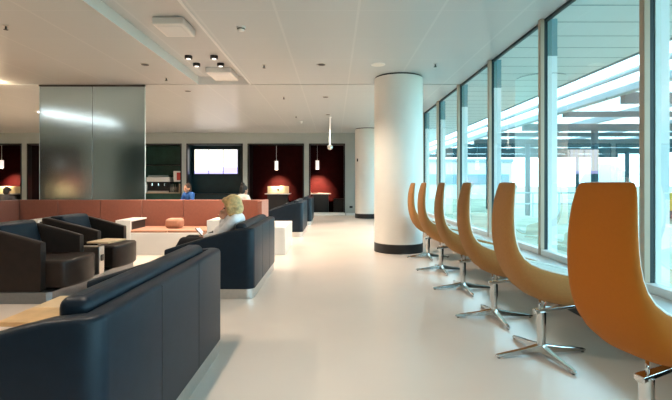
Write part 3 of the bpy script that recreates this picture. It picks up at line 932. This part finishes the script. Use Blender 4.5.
# bob hair: cap and side curtains to the jaw
def hair(bm):
    C = Vector(L_(headc))
    for (p, r) in (((.030,0,.035),(.112,.098,.108)), ((.06,0,-.03),(.082,.098,.10)), ((.06,0,-.07),(.066,.092,.06)),
                   ((.0,.062,-.04),(.060,.040,.105)), ((.0,-.062,-.04),(.060,.040,.105)),
                   ((-.045,0,.088),(.058,.066,.038)), ((.03,.066,-.095),(.055,.036,.05)), ((.03,-.066,-.095),(.055,.036,.05))):
        ellipsoid(bm, C + HR @ Vector(p), r, rot=HR)
mesh_obj('hair', skin_mesh([], .009, hair), M['blond'], woman)
ph = thing('phone', 'dark phone held in the hand of the blonde person', 'phone', (-1.625, wy-.065, .655), 0)
o = link('case', bx(-.006, .006, -.036, .036, -.07, .07), M['phone'], ph, bevel=.004)
o.rotation_euler = (0, math.radians(-52), math.radians(-25))
o = link('display', bx(.0062, .0075, -.032, .032, -.062, .062), M['pend_glow'], ph)
o.rotation_euler = (0, math.radians(-52), math.radians(-25))

# people sitting behind the banquette
def sitter(x, y, seat, yaw, label, hairm, shirtm, bun=False, sz=1.0):
    t = thing('person', label, 'person', (x, y, 0), yaw)
    hc = (-.05, 0, seat+.64)
    f, R = head_extra(hc, math.radians(-8))
    arms, hands = [], []
    legs = []
    for s in (-1, 1):
        arms.append([(.0, s*.18, seat+.46, .05), (-.06, s*.24, seat+.22, .042), (-.28, s*.15, seat+.24, .028)])
        hands += hand_chain((-.285, s*.148, seat+.24), (-1, -s*.3, .05), (0, -s*1.0, 0), .5)
        legs.append([(.02, s*.09, seat+.09, .088), (-.40, s*.11, seat+.09, .062), (-.42, s*.11, .28, .05), (-.42, s*.11, .08, .038), (-.55, s*.11, .04, .032)])
    torso = [[(.02, 0, seat+.10, .125), (.03, 0, seat+.28, .112), (.01, 0, seat+.42, .115)],
             [(.0, -.16, seat+.46, .058), (.01, 0, seat+.475, .07), (.0, .16, seat+.46, .058)],
             [(.0, 0, seat+.48, .05), (-.02, 0, seat+.57, .047)]]
    mesh_obj('body', skin_mesh(arms+hands+legs+torso, .013, f), M['skin'], t)
    face_parts(t, hc, R)
    mesh_obj('shirt', skin_mesh([grow(torso[0], .014), grow(torso[1], .014)] + [grow(a, .015) for a in arms], .013), shirtm, t)
    mesh_obj('trousers', skin_mesh([grow(l, .012, 0, 4) for l in legs] + [[(.02, 0, seat+.09, .135), (.02, 0, seat+.12, .133)]], .013), M['trousers'], t)
    def hr(bm):
        C = Vector(hc)
        ellipsoid(bm, C + R @ Vector((.03,0,.035)), (.105,.09,.105), rot=R)
        ellipsoid(bm, C + R @ Vector((.06,0,-.03)), (.065,.085,.085), rot=R)
        if bun: ellipsoid(bm, C + R @ Vector((.07,0,.14)), (.055,.055,.05), rot=R)
    mesh_obj('hair', skin_mesh([], .012, hr), hairm, t)
    # stool it sits on
    st = thing('stool', 'dark stool under the ' + label.split(' ', 1)[1], 'stool', (x, y, 0), yaw)
    bm = bmesh.new(); lathe(bm, [(.17, seat-.09), (.18, seat-.05), (.17, seat-.035)], .02, 0, 24); link('seat', bm, M['leather_brown'], st, smooth=True)
    bm = bmesh.new(); lathe(bm, [(.025, .03), (.025, seat-.091)], .02, 0, 14); link('post', bm, M['steel'], st)
    bm = bmesh.new(); lathe(bm, [(.18, 0), (.17, .029)], .02, 0, 24); link('foot', bm, M['steel'], st)
sitter(-4.22, 13.0, .46, math.radians(55), 'brown-haired person in blue seen behind the banquette by the bar', M['brown_hair'], M['blue_shirt'])
sitter(-2.32, 11.4, .43, math.radians(-130), 'dark-haired person with hair up, in white, behind the blonde person', M['black_hair'], M['white_shirt'], True)
sitter(-9.95, 13.6, .36, math.radians(-80), 'dark-haired person at the far left before a cream panel', M['black_hair'], M['dark_shirt'])

# ------------------------------------------------------------------ outside
GZ = -.30
struct(link('ground', bx(2.71, 160, -40, 200, GZ-.1, GZ), M['grass']))
pv = link('paved_path', bx(2.72, 4.8, -10, 60, GZ+.001, GZ+.03), M['paving']); struct(pv)
# roof overhang soffit with joints
bm = bmesh.new()
SZ = 3.30
box(bm, 2.64, 4.78, -12, 40, SZ, SZ+.35)
for k in range(-20, 70):
    y = 5.15 + .54*k
    if y < -11 or y > 39: continue
    box(bm, 2.66, 4.76, y, y+.022, SZ-.003, SZ+.004, 1)
box(bm, 4.76, 4.82, -12, 40, SZ-.02, SZ+.40, 1)
struct(link('roof_overhang', bm, [M['soffit'], M['soffit_line']]))

# steel canopy
cn = thing('steel_canopy', 'grey steel canopy with glass roof standing outside the windows', 'canopy', (0, 0, GZ))
CT = 3.40 - GZ
frames = [10.4, 15.9, 21.4, 26.9, 32.4]
for y in frames:
    for x in (9.25, 17.6):
        bm = bmesh.new(); lathe(bm, [(.12, 0), (.12, CT-.3)], x, y, 16)
        link('column', bm, M['canopy'], cn, smooth=True)
    link('cross_beam', bx(6.7, 20.5, y-.09, y+.09, CT-.30, CT-.06), M['canopy'], cn)
for y in (13.1, 18.6, 24.1, 29.6):
    link('cross_beam', bx(6.7, 20.5, y-.05, y+.05, CT-.22, CT-.06), M['canopy'], cn)
for x, h in ((9.25, .22), (11.9, .12), (14.6, .12), (17.6, .22), (20.4, .14)):
    link('rail_beam', bx(x-.06, x+.06, 9, 34, CT-.05, CT-.05+h), M['canopy_pale'], cn)
bm = bmesh.new(); box(bm, 6.55, 6.75, 7.5, 35, CT-.12, CT+.06); link('gutter', bm, M['canopy_pale'], cn, bevel=.03)
bm = bmesh.new(); tube(bm, [(6.3, 7.5, CT+.22), (6.3, 35, CT+.22)], .06, 10); link('pipe_rail', bm, M['canopy_pale'], cn)
bm = bmesh.new()
v = [bm.verts.new(p) for p in ((6.75, 9, CT+.2), (20.5, 9, CT+.2), (20.5, 34, CT+.2), (6.75, 34, CT+.2))]; bm.faces.new(v)
link('glass_roof', bm, M['roofglass'], cn)

# guard rail
gr = thing('guard_rail', 'pale steel guard rail on the grass outside the middle windows', 'railing', (0, 0, GZ))
for k in range(5):
    bm = bmesh.new(); tube(bm, [(7.9+1.2*k, 20.5, 0), (7.9+1.2*k, 20.5, 1.1)], .03, 8); link('rail_post', bm, M['canopy_pale'], gr)
for z in (.6, 1.1):
    bm = bmesh.new(); tube(bm, [(7.8, 20.5, z), (12.8, 20.5, z)], .03, 8); link('rail_bar', bm, M['canopy_pale'], gr)
# buildings
b1 = thing('terminal_wing', 'pale terminal building beyond the canopy, seen behind the far windows', 'building', (12.5, 44, GZ))
link('facade', bx(-7.5, 5, 0, 8, 0, 3.6), M['bldg'], b1)
link('window_band', bx(-7.2, 4.7, -.05, -.01, 1.4, 2.4), M['bldg_dark'], b1)
link('parapet', bx(-7.6, 5.1, -.12, 8.1, 3.601, 3.9), M['canopy_pale'], b1)
dm = bmesh.new(); 
prof = [(4.6*math.cos(a), 5.6*math.sin(a)) for a in [PI/2*k/14 for k in range(14)]] + [(.05, 5.6)]
lathe(dm, prof, 0, 0, 40)
d = link('dome', dm, M['dome'], smooth=True); d.location = (52, 86, GZ - .3); tag(d, 'pale grey dome in the distance above the orange chair', 'dome')
ct = thing('service_cart', 'yellow airport service cart outside at the right edge', 'cart', (14.35, 18.9, GZ), math.radians(20))
link('deck', bx(-.9, .9, -.5, .5, .42, .62), M['yellow'], ct, bevel=.02)
link('headboard', bx(-.9, -.8, -.5, .5, .621, 1.15), M['yellow'], ct, bevel=.02)
link('bench_back', bx(-.2, -.1, -.5, .5, .621, .95), M['yellow'], ct, bevel=.02)
for x in (-.6, .6):
    for y in (-.5, .5):
        bm = bmesh.new(); lathe(bm, [(.21, -.06), (.21, .06)], n=20)
        wh = link('wheel', bm, M['black'], ct); wh.rotation_euler = (PI/2, 0, 0); wh.location = (x, y, .21)
